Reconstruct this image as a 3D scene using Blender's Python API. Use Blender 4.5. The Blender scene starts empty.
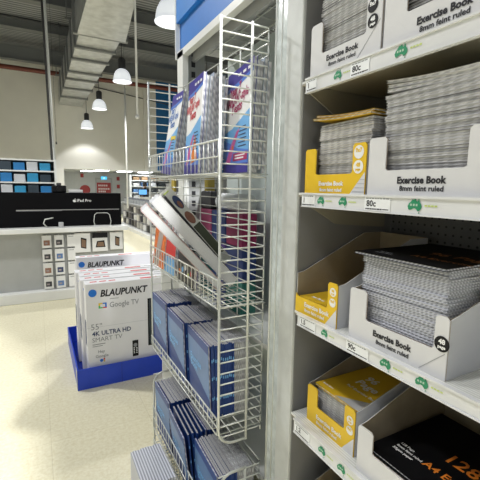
import bpy, bmesh, math, random
from mathutils import Matrix, Vector, Euler
random.seed(7)
S = bpy.context.scene
COL = S.collection
R = math.radians

# ------------------------------------------------------------------ materials
MATS = {}
def mat(name, col, rough=.6, metal=0., noise=0., nscale=8., bump=0., bscale=60., emit=None, estr=0., spec=None, trans=0., alpha=1.):
    if name in MATS: return MATS[name]
    m = bpy.data.materials.new(name); m.use_nodes = True
    nt = m.node_tree; b = nt.nodes['Principled BSDF']
    c = (*col, 1)
    b.inputs['Base Color'].default_value = c
    b.inputs['Roughness'].default_value = rough
    b.inputs['Metallic'].default_value = metal
    if spec is not None: b.inputs['Specular IOR Level'].default_value = spec
    if trans: b.inputs['Transmission Weight'].default_value = trans
    if alpha < 1: b.inputs['Alpha'].default_value = alpha
    if emit:
        b.inputs['Emission Color'].default_value = (*emit, 1); b.inputs['Emission Strength'].default_value = estr
    if noise or bump:
        tc = nt.nodes.new('ShaderNodeTexCoord')
    if noise:
        n = nt.nodes.new('ShaderNodeTexNoise'); n.inputs['Scale'].default_value = nscale; n.inputs['Detail'].default_value = 6
        nt.links.new(tc.outputs['Object'], n.inputs['Vector'])
        r = nt.nodes.new('ShaderNodeValToRGB')
        r.color_ramp.elements[0].position = .3; r.color_ramp.elements[1].position = .7
        r.color_ramp.elements[0].color = (*[max(0, x*(1-noise)) for x in col], 1)
        r.color_ramp.elements[1].color = (*[min(1, x*(1+noise)) for x in col], 1)
        nt.links.new(n.outputs['Fac'], r.inputs['Fac']); nt.links.new(r.outputs['Color'], b.inputs['Base Color'])
    if bump:
        n2 = nt.nodes.new('ShaderNodeTexNoise'); n2.inputs['Scale'].default_value = bscale
        nt.links.new(tc.outputs['Object'], n2.inputs['Vector'])
        bp = nt.nodes.new('ShaderNodeBump'); bp.inputs['Strength'].default_value = bump; bp.inputs['Distance'].default_value = .01
        nt.links.new(n2.outputs['Fac'], bp.inputs['Height']); nt.links.new(bp.outputs['Normal'], b.inputs['Normal'])
    MATS[name] = m
    return m

def stripes(name, c0, c1, axis='Z', scale=200., dist=1., rough=.7, lo=.35, hi=.65, metal=0., bump=0., diag=None):
    """fine ruled pattern: page edges, corrugation, woven board"""
    if name in MATS: return MATS[name]
    m = bpy.data.materials.new(name); m.use_nodes = True
    nt = m.node_tree; b = nt.nodes['Principled BSDF']; b.inputs['Roughness'].default_value = rough; b.inputs['Metallic'].default_value = metal
    tc = nt.nodes.new('ShaderNodeTexCoord'); w = nt.nodes.new('ShaderNodeTexWave')
    w.bands_direction = axis if axis in 'XYZ' else 'DIAGONAL'
    w.inputs['Scale'].default_value = scale; w.inputs['Distortion'].default_value = dist; w.inputs['Detail'].default_value = 1.5
    nt.links.new(tc.outputs['Object'], w.inputs['Vector'])
    r = nt.nodes.new('ShaderNodeValToRGB')
    r.color_ramp.elements[0].position = lo; r.color_ramp.elements[1].position = hi
    r.color_ramp.elements[0].color = (*c0, 1); r.color_ramp.elements[1].color = (*c1, 1)
    nt.links.new(w.outputs['Fac'], r.inputs['Fac']); nt.links.new(r.outputs['Color'], b.inputs['Base Color'])
    if bump:
        bp = nt.nodes.new('ShaderNodeBump'); bp.inputs['Strength'].default_value = bump; bp.inputs['Distance'].default_value = .03
        nt.links.new(w.outputs['Fac'], bp.inputs['Height']); nt.links.new(bp.outputs['Normal'], b.inputs['Normal'])
    MATS[name] = m
    return m

WHITE = mat('white_enamel', (.78, .79, .77), .35, noise=.04, nscale=3)
UPR = mat('worn_white_paint', (.58, .60, .59), .5, noise=.09, nscale=14, bump=.05)
SCUFF = mat('scuffed_plastic', (.60, .65, .65), .22, noise=.16, nscale=30, bump=.12, bscale=40)
PALE = mat('pale_green_grey_panel', (.62, .69, .67), .45, noise=.06, nscale=5)
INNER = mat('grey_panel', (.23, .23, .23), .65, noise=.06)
WIRE = mat('silver_white_wire', (.72, .74, .70), .28, metal=.15)
WIRE2 = mat('satin_wire_frame', (.66, .68, .64), .3, metal=.2)
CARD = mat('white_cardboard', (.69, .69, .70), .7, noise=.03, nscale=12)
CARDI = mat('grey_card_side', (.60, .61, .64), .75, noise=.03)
KRAFT = mat('kraft_cardboard', (.33, .28, .20), .85, noise=.08, nscale=20)
KRAFTD = mat('kraft_edge', (.33, .22, .11), .85)
YEL = mat('yellow_print', (.80, .52, .015), .45, noise=.03)
YELD = mat('yellow_cover', (.72, .46, .02), .4)
BLACK = mat('black_print', (.008, .008, .009), .5, spec=.25)
BLACKG = mat('black_gloss', (.005, .005, .006), .6, spec=.08)
DARK = mat('dark_grey', (.05, .05, .055), .5)
INK = mat('dark_ink', (.02, .02, .025), .6)
WPRINT = mat('white_print', (.85, .85, .85), .5)
GREYPRINT = mat('grey_print', (.25, .26, .28), .5)
ORANGEP = mat('orange_print', (.75, .22, .02), .5)
GREEN = mat('green_logo', (.02, .26, .12), .5)
LIME = mat('lime_print', (.55, .66, .18), .5)
LABEL = mat('paper_label', (.86, .88, .90), .5)
RAIL = mat('price_rail_plastic', (.74, .75, .76), .25, noise=.03)
TRAYB = mat('blue_corrugated_plastic', (.012, .055, .52), .4, noise=.05)
TVW = mat('tv_carton_white', (.78, .78, .80), .55, noise=.02)
BLUEDOT = mat('blue_print', (.01, .17, .65), .45)
NAVYP = mat('navy_print', (.03, .05, .13), .5)
FASC = mat('blue_fascia', (.02, .20, .62), .4, noise=.05)
FASC2 = mat('blue_fascia_lower', (.02, .17, .56), .4, noise=.05)
SOFFIT = mat('grey_soffit', (.42, .43, .43), .6, noise=.08)
PAGE = stripes('ruled_page_edges', (.54, .54, .55), (.74, .74, .75), 'D', 24, 3, .85, .2, .8)
PAGEV = stripes('page_tops', (.28, .28, .30), (.48, .48, .50), 'X', 130, 3, .85)
PAGEG = stripes('wavy_page_edges', (.36, .37, .40), (.60, .61, .63), 'D', 22, 5, .7, .2, .8)
PAGEW = mat('plain_page_block', (.70, .71, .72), .85, noise=.05, nscale=60)
BLUEC = mat('navy_blue_cover', (.010, .045, .22), .4)
BLUEL = mat('powder_blue_cover', (.11, .21, .43), .35, noise=.15, nscale=8)
PURP = mat('purple_print', (.05, .038, .29), .35)
SKYP = mat('sky_blue_print', (.18, .46, .82), .35)
MIDP = mat('mid_blue_print', (.09, .22, .66), .35)
CRIM = mat('crimson_print', (.42, .02, .12), .4)
PINKP = mat('pink_print', (.62, .12, .36), .4)
CYAN = mat('cyan_print', (.03, .42, .70), .35)
REDP = mat('red_print', (.62, .03, .03), .4)
ORC = mat('orange_cover', (.72, .17, .03), .4, noise=.4, nscale=40)
MAGC = mat('magazine_black', (.02, .018, .02), .3)
GALV = mat('galvanised_steel', (.50, .51, .51), .36, metal=.55, noise=.17, nscale=6)
GALVD = mat('galvanised_flange', (.22, .23, .23), .5, metal=.5)
STEEL = mat('grey_purlin_steel', (.20, .21, .21), .5, metal=.4)
REDPIPE = mat('red_brown_pipe', (.16, .04, .025), .5)
LAMPG = mat('lamp_ballast', (.03, .032, .035), .4)
SHADE = mat('prismatic_lamp_shade', (.85, .87, .9), .25, emit=(.90, .95, 1), estr=.62)
BULB = mat('lamp_bulb', (1, 1, 1), .4, emit=(1, .97, .92), estr=6)
BEIGE = mat('cream_wall_paint', (.78, .77, .71), .8, noise=.03, nscale=1.5)
FARW = mat('far_white_wall', (.62, .64, .65), .8, noise=.03)
BLUEW = mat('blue_wall_paint', (.012, .13, .34), .6, noise=.05)

def wave_deck():
    return stripes('ribbed_metal_deck', (.13, .14, .15), (.36, .37, .38), 'Y', 2.2, .6, .5, .3, .7, .3, .6)
def floor_mat():
    m = bpy.data.materials.new('cream_vinyl_tile'); m.use_nodes = True
    nt = m.node_tree; b = nt.nodes['Principled BSDF']
    tc = nt.nodes.new('ShaderNodeTexCoord')
    n = nt.nodes.new('ShaderNodeTexNoise'); n.inputs['Scale'].default_value = 45; n.inputs['Detail'].default_value = 8; n.inputs['Roughness'].default_value = .7
    nt.links.new(tc.outputs['Object'], n.inputs['Vector'])
    r = nt.nodes.new('ShaderNodeValToRGB'); r.color_ramp.elements[0].position = .36; r.color_ramp.elements[1].position = .62
    r.color_ramp.elements[0].color = (.72, .66, .45, 1); r.color_ramp.elements[1].color = (.84, .80, .61, 1)
    nt.links.new(n.outputs['Fac'], r.inputs['Fac'])
    br = nt.nodes.new('ShaderNodeTexBrick'); br.offset = 0; br.squash = 1
    br.inputs['Scale'].default_value = 1; br.inputs['Brick Width'].default_value = .6; br.inputs['Row Height'].default_value = .6
    br.inputs['Mortar Size'].default_value = .0015; br.inputs['Color1'].default_value = (1, 1, 1, 1); br.inputs['Color2'].default_value = (.99, .99, .99, 1)
    br.inputs['Mortar'].default_value = (.82, .80, .75, 1)
    nt.links.new(tc.outputs['Object'], br.inputs['Vector'])
    mx = nt.nodes.new('ShaderNodeMix'); mx.data_type = 'RGBA'; mx.blend_type = 'MULTIPLY'; mx.inputs[0].default_value = 1
    nt.links.new(r.outputs['Color'], mx.inputs[6]); nt.links.new(br.outputs['Color'], mx.inputs[7])
    nt.links.new(mx.outputs[2], b.inputs['Base Color']); b.inputs['Roughness'].default_value = .42
    return m
def perf_mat():
    """pressed steel back panel with rows of punched holes"""
    m = bpy.data.materials.new('perforated_panel'); m.use_nodes = True
    nt = m.node_tree; b = nt.nodes['Principled BSDF']; b.inputs['Roughness'].default_value = .6
    tc = nt.nodes.new('ShaderNodeTexCoord'); sp = nt.nodes.new('ShaderNodeSeparateXYZ'); nt.links.new(tc.outputs['Object'], sp.inputs[0])
    def cell(o):
        a = nt.nodes.new('ShaderNodeMath'); a.operation = 'MULTIPLY'; a.inputs[1].default_value = 40; nt.links.new(o, a.inputs[0])
        f = nt.nodes.new('ShaderNodeMath'); f.operation = 'FRACT'; nt.links.new(a.outputs[0], f.inputs[0])
        s = nt.nodes.new('ShaderNodeMath'); s.operation = 'SUBTRACT'; s.inputs[1].default_value = .5; nt.links.new(f.outputs[0], s.inputs[0])
        p = nt.nodes.new('ShaderNodeMath'); p.operation = 'POWER'; p.inputs[1].default_value = 2; nt.links.new(s.outputs[0], p.inputs[0])
        return p.outputs[0]
    ad = nt.nodes.new('ShaderNodeMath'); nt.links.new(cell(sp.outputs['Y']), ad.inputs[0]); nt.links.new(cell(sp.outputs['Z']), ad.inputs[1])
    gt = nt.nodes.new('ShaderNodeMath'); gt.operation = 'LESS_THAN'; gt.inputs[1].default_value = .022; nt.links.new(ad.outputs[0], gt.inputs[0])
    mx = nt.nodes.new('ShaderNodeMix'); mx.data_type = 'RGBA'; nt.links.new(gt.outputs[0], mx.inputs[0])
    mx.inputs[6].default_value = (.16, .16, .16, 1); mx.inputs[7].default_value = (.02, .02, .02, 1)
    nt.links.new(mx.outputs[2], b.inputs['Base Color'])
    return m

# ------------------------------------------------------------------ mesh builder
# FX: surface facing the aisle (-X): right = -Y, up = Z.   FY: surface facing the camera side (-Y): right = X, up = Z.
def frame(right, up, toward, loc):
    m = Matrix((right, up, toward)).transposed().to_4x4(); m.translation = Vector(loc); return m
def FX(x, y, z): return frame((0, -1, 0), (0, 0, 1), (-1, 0, 0), (x, y, z))
def FY(x, y, z): return frame((1, 0, 0), (0, 0, 1), (0, -1, 0), (x, y, z))
def FZ(x, y, z): return frame((0, -1, 0), (1, 0, 0), (0, 0, 1), (x, y, z))   # lying flat, read from the aisle
ID = Matrix.Identity(4)
_txt = {}
def text_mesh(s, size, bold, shear, align):
    k = (s, size, bold, shear, align)
    if k not in _txt:
        c = bpy.data.curves.new('lettering', 'FONT'); c.body = s; c.size = size; c.offset = bold; c.shear = shear
        c.align_x = align; c.resolution_u = 2
        o = bpy.data.objects.new('lettering', c); COL.objects.link(o)
        dg = bpy.context.evaluated_depsgraph_get()
        me = bpy.data.meshes.new_from_object(o.evaluated_get(dg))
        _txt[k] = ([v.co.copy() for v in me.vertices], [tuple(p.vertices) for p in me.polygons])
        bpy.data.objects.remove(o); bpy.data.curves.remove(c); bpy.data.meshes.remove(me)
    return _txt[k]

class MB:
    def __init__(s): s.v = []; s.f = []; s.mi = []; s.m = []; s.sm = []
    def idx(s, m):
        if m not in s.m: s.m.append(m)
        return s.m.index(m)
    def add(s, vs, fs, m, M=ID, smooth=False):
        b = len(s.v); s.v += [M @ Vector(v) for v in vs]; i = s.idx(m)
        for f in fs: s.f.append(tuple(b+k for k in f)); s.mi.append(i); s.sm.append(smooth)
        return s
    def box(s, x0, x1, y0, y1, z0, z1, m, M=ID):
        v = [(x0,y0,z0),(x1,y0,z0),(x1,y1,z0),(x0,y1,z0),(x0,y0,z1),(x1,y0,z1),(x1,y1,z1),(x0,y1,z1)]
        return s.add(v, [(3,2,1,0),(4,5,6,7),(0,1,5,4),(1,2,6,5),(2,3,7,6),(3,0,4,7)], m, M)
    def bbox(s, x0, x1, y0, y1, z0, z1, m, r=.004, M=ID):
        """box with chamfered edges"""
        bm = bmesh.new(); bmesh.ops.create_cube(bm, size=1)
        for v in bm.verts: v.co = Vector(((x0+x1)/2+v.co.x*(x1-x0), (y0+y1)/2+v.co.y*(y1-y0), (z0+z1)/2+v.co.z*(z1-z0)))
        bmesh.ops.bevel(bm, geom=bm.edges[:], offset=r, segments=2, affect='EDGES', profile=.5)
        bm.verts.index_update()
        s.add([v.co.copy() for v in bm.verts], [[v.index for v in f.verts] for f in bm.faces], m, M); bm.free(); return s
    def poly(s, pts, t, m, M=ID, z0=0.):
        """flat 2-D outline in (u,v) extruded by t along +w"""
        n = len(pts)
        bm = bmesh.new()
        lo = [bm.verts.new((p[0], p[1], z0)) for p in pts]
        f = bm.faces.new(lo); f.normal_update()
        r = bmesh.ops.triangulate(bm, faces=[f]); bm.verts.index_update()
        tri = [[v.index for v in q.verts] for q in bm.faces]; bm.free()
        area = sum(pts[i][0]*pts[(i+1)%n][1]-pts[(i+1)%n][0]*pts[i][1] for i in range(n))
        vs = [(p[0], p[1], z0) for p in pts] + [(p[0], p[1], z0+t) for p in pts]
        fs = []
        for q in tri:
            a = sum(pts[q[i]][0]*pts[q[(i+1)%3]][1]-pts[q[(i+1)%3]][0]*pts[q[i]][1] for i in range(3))
            q = q if a > 0 else q[::-1]
            fs.append(tuple(i+n for i in q)); fs.append(tuple(q[::-1]))
        for i in range(n):
            j = (i+1) % n
            fs.append((i, j, j+n, i+n) if area > 0 else (j, i, i+n, j+n))
        return s.add(vs, fs, m, M)
    def rect(s, u0, u1, v0, v1, m, M=ID, w=.0004, t=.0003):
        return s.box(u0, u1, v0, v1, w, w+t, m, M)
    def disc(s, u, v, r, m, M=ID, w=.0004, t=.0004, n=20):
        return s.poly([(u+r*math.cos(2*math.pi*i/n), v+r*math.sin(2*math.pi*i/n)) for i in range(n)], t, m, M, w)
    def text(s, t, size, u, v, m, M=ID, bold=0., shear=0., align='LEFT', w=.001, fit=None):
        vs, fs = text_mesh(t, size, bold, shear, align)
        if fit:
            x0 = min(p.x for p in vs); k = fit/(max(p.x for p in vs)-x0); vs = [Vector(((p.x-x0)*k, p.y, 0)) for p in vs]
        return s.add([(p.x+u, p.y+v, w) for p in vs], fs, m, M)
    def tube(s, pts, r, m, n=6, cap=True, closed=False, M=ID):
        pts = [Vector(p) for p in pts]; k = len(pts); vs = []; fs = []; pu = None
        for i, p in enumerate(pts):
            a = pts[i-1] if (i or closed) else p; b = pts[(i+1) % k] if (i < k-1 or closed) else p
            t = (b-a).normalized()
            u = t.cross(Vector((0, 0, 1))) if abs(t.z) < .9 else t.cross(Vector((0, 1, 0)))
            u.normalize()
            if pu is not None:
                u = pu - t*pu.dot(t)
                u.normalize()
            pu = u; w = t.cross(u)
            vs += [p+(u*math.cos(2*math.pi*j/n)+w*math.sin(2*math.pi*j/n))*r for j in range(n)]
        for i in range(k if closed else k-1):
            for j in range(n):
                a = i*n+j; b = i*n+(j+1) % n; c = ((i+1) % k)*n+(j+1) % n; d = ((i+1) % k)*n+j
                fs.append((a, b, c, d))
        if cap and not closed:
            fs.append(tuple(range(n))[::-1]); fs.append(tuple((k-1)*n+j for j in range(n)))
        return s.add(vs, fs, m, M, True)
    def rod(s, a, b, r, m, n=6): return s.tube([a, b], r, m, n)
    def lathe(s, prof, m, n=28, c=(0, 0, 0), capend=False):
        vs = []; fs = []
        for (r, z) in prof:
            vs += [(c[0]+r*math.cos(2*math.pi*j/n), c[1]+r*math.sin(2*math.pi*j/n), c[2]+z) for j in range(n)]
        for i in range(len(prof)-1):
            for j in range(n): fs.append((i*n+j, i*n+(j+1) % n, (i+1)*n+(j+1) % n, (i+1)*n+j))
        return s.add(vs, fs, m, ID, True)
    def mesh(s, name):
        me = bpy.data.meshes.new(name); me.from_pydata([tuple(v) for v in s.v], [], s.f)
        for m in s.m: me.materials.append(m)
        me.polygons.foreach_set('material_index', s.mi); me.polygons.foreach_set('use_smooth', s.sm); me.update()
        return me
    def build(s, name, parent=None, M=None):
        o = bpy.data.objects.new(name, s.mesh(name)); COL.objects.link(o)
        if parent: o.parent = parent
        if M is not None: o.matrix_local = M
        return o

def tag(o, label, cat, group=None):
    o['label'] = label; o['category'] = cat
    if group: o['group'] = group
    return o
def thing(name, label, cat, loc=(0, 0, 0), rz=0., group=None):
    o = bpy.data.objects.new(name, None); COL.objects.link(o); o.empty_display_size = .05
    o.location = loc; o.rotation_euler = (0, 0, rz)
    return tag(o, label, cat, group)
def struct(o): o['kind'] = 'structure'; return o
ORD = ['first','second','third','fourth','fifth','sixth','seventh','eighth','ninth','tenth','eleventh','twelfth','thirteenth','fourteenth','fifteenth','sixteenth','seventeenth','eighteenth','nineteenth','twentieth']
def nth(i):   # i from 0
    if i < 20: return ORD[i]
    t = {2: 'twenty', 3: 'thirty', 4: 'forty'}[(i+1)//10]
    if (i+1) % 10 == 0: return {2: 'twentieth', 3: 'thirtieth', 4: 'fortieth'}[(i+1)//10]
    return t + '-' + ORD[(i+1) % 10 - 1]

# ------------------------------------------------------------------ camera
cd = bpy.data.cameras.new('camera'); cam = bpy.data.objects.new('camera', cd); COL.objects.link(cam)
rot = Matrix(((.883, .052, -.467), (-.469, .127, -.874), (.013, .991, .136)))
q = rot.to_quaternion(); q.normalize()
cam.rotation_mode = 'QUATERNION'; cam.rotation_quaternion = q; cam.location = (0, 0, 1.55)
cd.sensor_width = 36; cd.lens = 380/480*36; cd.clip_start = .02
S.camera = cam

# ------------------------------------------------------------------ setting
WALL_Y = 16.8
f = MB().box(-9, 12, -5, 24, -.1, 0, floor_mat()); struct(f.build('floor'))
c = MB().box(-9, 12, -1, WALL_Y+.1, 6.4, 6.5, wave_deck()); struct(c.build('ceiling'))
b = MB().box(-9, 12, WALL_Y, WALL_Y+.12, 2.2, 6.4, BEIGE); struct(b.build('wall_back'))
b = MB().box(4.75, 9.5, WALL_Y-.03, WALL_Y-.001, 2.25, 6.35, BLUEW); o = struct(b.build('trim_1'))
b = MB().box(4.2, 4.32, WALL_Y-.10, WALL_Y-.001, 2.2, 6.3, BEIGE); struct(b.build('trim_2'))
b = MB().box(.62, .98, WALL_Y-.4, WALL_Y+.1, 0, 2.2, BEIGE); struct(b.build('trim_3'))
b = MB().box(-9, 12, WALL_Y+.12, 22.1, 2.27, 2.35, FARW); struct(b.build('trim_4'))
b = MB().box(-9, 12, 22, 22.1, 0, 2.3, FARW); struct(b.build('wall_far'))
# far door with a red notice board
d = MB(); d.box(2.82, 3.7, 21.95, 22, 0, 1.98, mat('far_door_frame', (.45, .47, .48), .6)); dd = struct(d.build('door_1'))
MB().box(2.9, 3.62, 21.92, 21.95, 0, 1.9, mat('far_door_leaf', (.55, .57, .58), .6)).build('door_leaf', dd)
t = thing('notice_board', 'red notice board with white lettering on far white wall door', 'sign', (3.25, 21.89, 1.1))
p = MB().box(-.36, .36, 0, .032, 0, .62, mat('red_notice', (.40, .05, .05), .6)).build('board', t)
l = MB(); M = FY(0, 0, 0)
for (v, n) in ((.42, 5), (.24, 6), (.1, 4)):
    for k in range(n): l.rect(-.28+k*.1, -.22+k*.1, v, v+.09, WPRINT, M, .002)
l.build('notice_lettering', t)
t = thing('exit_sign', 'small glowing cyan exit sign above far door', 'sign', (3.22, 21.6, 1.86))
MB().box(-.17, .17, -.03, .03, 0, .2, mat('exit_box', (.4, .45, .5), .5)).build('sign_box', t)
MB().box(-.15, .15, -.045, -.03, .02, .18, mat('exit_face', (.1, .5, .8), .5, emit=(.08, .55, .95), estr=1.0)).build('sign_face', t)
MB().poly([(-.02, .05), (.06, .1), (-.02, .15)], .002, mat('exit_arrow', (.8, .9, 1), .5, emit=(.7, .9, 1), estr=1.), FY(0, -.046, 0)).build('arrow', t)
tag(MB().poly([(.26*math.cos(a*.314), .26*math.sin(a*.314)) for a in range(20)], .03, mat('red_notice', (.4, .05, .05)), FY(2.3, 21.99, 1.32)).build('round_sign'), 'round red sign on far white wall left of the door', 'sign')
for x, z, lb in ((2.1, 1.98, 'small red wall sign high on far wall above round red sign'), (3.95, 1.85, 'small red wall sign high on far wall right of exit sign'), (3.95, 1.42, 'small red wall sign low on far wall right of door')):
    tag(MB().bbox(x, x+.15, 21.95, 21.99, z, z+.2, mat('red_notice', (.4, .05, .05)), .006).build('wall_sign'), lb, 'sign')
PANEL = mat('panel_light', (1, 1, 1), .5, emit=(.95, .98, 1), estr=12)
for x, y, lb in ((2.15, 19.2, 'square panel light in low far ceiling, leftmost of the row'), (2.65, 18.4, 'square panel light in low far ceiling nearest the sloped light patch'), (3.7, 18.6, 'square panel light in low far ceiling right of hanging white pole'), (4.75, 18.9, 'square panel light in low far ceiling, rightmost before the wire rack')):
    t = thing('ceiling_light', lb, 'light', (x, y, 2.2), 0, 'panel lights under the low far ceiling')
    MB().box(-.3, .3, -.45, .45, .03, .07, WHITE).build('light_frame', t)
    MB().box(-.27, .27, -.42, .42, .015, .03, PANEL).build('diffuser', t)

# roof steel
for i, (y, z, hh) in enumerate(((7.0, 6.05, .3), (9.2, 6.1, .22), (11.4, 6.05, .3), (13.6, 6.1, .22), (15.6, 5.75, .45))):
    m = MB().box(-9, 12, y-.04, y+.04, z, z+hh, STEEL); m.box(-9, 12, y-.12, y+.12, z-.02, z, STEEL); m.box(-9, 12, y-.12, y+.12, z+hh, z+hh+.02, STEEL)
    struct(m.build('trim_%d' % (5+i)))
tag(MB().rod((-9, 15.9, 5.55), (12, 15.9, 5.55), .08, REDPIPE, 10).build('sprinkler_pipe'), 'long red-brown sprinkler pipe crossing under the roof', 'pipe')
tag(MB().rod((3.2, 8.4, 6.41), (5.3, 13.2, 5.9), .025, REDPIPE, 8).build('branch_pipe'), 'thin red-brown branch pipe slanting under the roof right of the duct', 'pipe')
tag(MB().rod((1.95, 16.785, 5.5), (6.5, 16.75, 4.95), .018, DARK, 6).build('cable_run'), 'thin dark cable run along cream back wall', 'cable')
tag(MB().box(-.9, .35, 7.6, 9.6, 6.32, 6.39, mat('skylight_sheet', (.38, .40, .40), .4, emit=(.5, .52, .55), estr=.12)).build('skylight_sheet'), 'pale translucent roof sheet left of the duct', 'skylight')

# duct
t = thing('air_duct', 'large galvanised sheet metal air duct hung under the roof', 'duct', (1.35, 11, 4.6))
m = MB().box(-.41, .41, -2.2, 5.75, .03, .85, GALV); m.build('duct_run', t)
m = MB(); 
m.add([(-.46,-4.65,-.03),(.2,-4.65,-.03),(.49,-2.25,-.02),(-.46,-2.25,-.02),(-.46,-4.65,.95),(.2,-4.65,.95),(.49,-2.25,.9),(-.46,-2.25,.9)], [(3,2,1,0),(4,5,6,7),(0,1,5,4),(1,2,6,5),(2,3,7,6),(3,0,4,7)], GALV)
m.build('duct_transition', t)
for y in (-2.22, -1.35, -.45, .75, 1.55, 2.75, 4.1):
    m = MB(); w = .45 if y > -2 else .54
    m.box(-w, w, y-.05, y+.05, -.02, .03, GALVD); m.box(-w, -w+.05, y-.035, y+.035, .03, .88, GALVD); m.box(w-.05, w, y-.035, y+.035, .03, .88, GALVD)
    m.build('duct_flange', t)
for y in (-3.2, -.5, 2.4, 4.8):
    m = MB(); m.rod((-.5, y, .85), (-.5, y, 1.8), .012, STEEL); m.rod((.5, y, .85), (.5, y, 1.8), .012, STEEL); m.box(-.55, .55, y-.025, y+.025, .86, .9, STEEL); m.build('hanger', t)

# pendant lamps
def pendant(x, y, z, lb, power=120, spot=False, sc=1.):
    t = thing('pendant_lamp', lb, 'lamp', (x, y, z), 0, 'high bay pendant lamps')
    MB().lathe([(.225, 0), (.23, .012), (.215, .02), (.212, .07), (.195, .16), (.16, .235), (.11, .285), (.085, .3), (.08, .295), (.105, .275), (.15, .23), (.185, .155), (.203, .07), (.21, .02), (.225, 0)], SHADE).build('lamp_shade', t)
    MB().lathe([(.0, .3), (.085, .3), (.09, .32), (.09, .52), (.07, .56), (.02, .58), (0, .58)], LAMPG, 20).build('ballast', t)
    MB().rod((0, 0, .58), (0, 0, 6.35-z), .008, LAMPG).build('cable', t)
    MB().lathe([(0, .12), (.04, .13), (.05, .17), (.04, .24), (.03, .3)], BULB, 14).build('bulb', t)
    ld = bpy.data.lights.new('lamp_light', 'SPOT'); ld.energy = power; ld.color = (1, 1, .99); ld.spot_size = R(140); ld.spot_blend = .35; ld.shadow_soft_size = .12
    if spot: ld.spot_size = R(108); ld.spot_blend = .15
    t.scale = (sc, sc, sc)
    lo = bpy.data.objects.new('lamp_light', ld); COL.objects.link(lo); lo.parent = t; lo.location = (0, 0, -.02)
pendant(2.287, 7.013, 4.453, 'large glowing pendant lamp near the blue fascia, cut by the frame top', 300, False, 1.3)
pendant(2.02, 10.09, 4.1, 'glowing pendant lamp nearest beside the metal duct', 300)
pendant(1.94, 13.42, 4.0, 'glowing pendant lamp in the middle of the receding row', 300)
pendant(1.84, 16.05, 3.72, 'farthest glowing pendant lamp against cream back wall', 75, True)
for (x, y, w, lb) in ((1.36, -1.2, 1250, 'over the shelving unit'), (-.7, .9, 150, 'over the open aisle beside the camera'), (-1.4, -2.2, 70, 'behind the camera'), (-1.6, 4.4, 420, 'left of the counter'), (-2.6, 9, 280, 'over the left shelf'), (5.6, 13.2, 280, 'before the blue wall'), (5.6, 9, 280, 'over the far aisle on the right'), (-2.6, 13.4, 280, 'at the far left')):
    pendant(x, y, 4.2, 'glowing pendant lamp hung '+lb, w)

# hanging poles
t = thing('hanging_pole', 'white hanging pole with ball end beside the duct', 'pole', (1.41, 6.0, 2.59))
MB().rod((0, 0, .03), (-.0, 0, 3.8), .016, WHITE, 8).build('pole', t)
MB().lathe([(0, -.03), (.025, -.02), (.032, 0), (.025, .025), (.012, .035)], WHITE, 12).build('ball_end', t)
tag(MB().rod((2.36, 11.5, .9), (2.36, 11.5, 4.3), .026, WHITE, 8).rod((2.36, 11.5, 4.3), (2.36, 11.5, 6.38), .007, STEEL, 6).build('conduit_pole'), 'thin white conduit pole rising behind the black header and pendant lamp', 'pole')
tag(MB().rod((.285, 8, 1.99), (.24, 8, 6.3), .02, DARK, 8).build('service_pole'), 'dark service pole rising from left shelf beside a white one', 'pole')
tag(MB().rod((.325, 7.9, 1.99), (.275, 7.9, 6.3), .022, mat('pale_pole', (.6, .62, .62), .4), 8).build('service_pole'), 'pale grey service pole rising from left shelf beside a dark one', 'pole')
t = thing('pull_switch', 'thin dark pull cord with small end hanging before cream wall', 'cord', (.375, 8, 2.3))
MB().rod((0, 0, .03), (0, 0, 4.0), .0025, DARK, 5).build('pull_cord', t); MB().lathe([(0, 0), (.014, .005), (.014, .045), (0, .05)], DARK, 8).build('pull', t)

# ------------------------------------------------------------------ shelving unit on the right
XF = .70
AUS = [(0,.42),(.06,.52),(.10,.62),(.22,.70),(.28,.80),(.36,.88),(.44,.84),(.50,.90),(.60,.90),(.60,.80),(.68,.72),(.74,.80),(.77,.95),(.82,.85),(.86,.70),(.95,.58),(1.0,.42),(.96,.28),(.86,.16),(.74,.12),(.66,.22),(.56,.30),(.44,.30),(.30,.22),(.16,.18),(.06,.22),(.05,.32)]
def ticket(y, z, w, h, parent, big=None):
    m = MB(); M = FX(XF-.0085, y, z)
    m.rect(0, w, 0, h, LABEL, M, .0004, .0006)
    random.seed(int(y*1000)+int(z*100))
    u = .004
    while u < w*.85: 
        k = random.uniform(.004, .009); m.rect(u, u+k, h*.86, h*.92, GREYPRINT, M, .0012); u += k+.002
    u = .004
    while u < w*.7:
        k = random.uniform(.003, .007); m.rect(u, u+k, h*.08, h*.17, INK, M, .0012); u += k+.0015
    m.rect(w*.72, w*.95, h*.1, h*.16, INK, M, .0012)
    if big: m.text(big, h*.62, .006, h*.32, INK, M, .0006, w=.0012)
    m.build('price_ticket', parent)
def logo(y, z, s, parent):
    s *= 1.12
    m = MB(); M = FX(XF-.0085, y, z)
    m.poly([(a*s, b*s*.95) for a, b in AUS], .0004, GREEN, M, .0006)
    m.poly([(s*.78, -s*.02), (s*.88, -s*.02), (s*.84, s*.08)], .0004, GREEN, M, .0006)
    for k in range(3): m.rect(s*(.2+.2*k), s*(.32+.2*k), s*.42, s*.56, mat('pale_green_print', (.45, .62, .5)), M, .0012)
    for k in range(4): m.rect(s*(1.2+.22*k), s*(1.36+.22*k), s*.42, s*.52, LIME, M, .0008)
    m.build('green_map_logo', parent)

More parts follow.
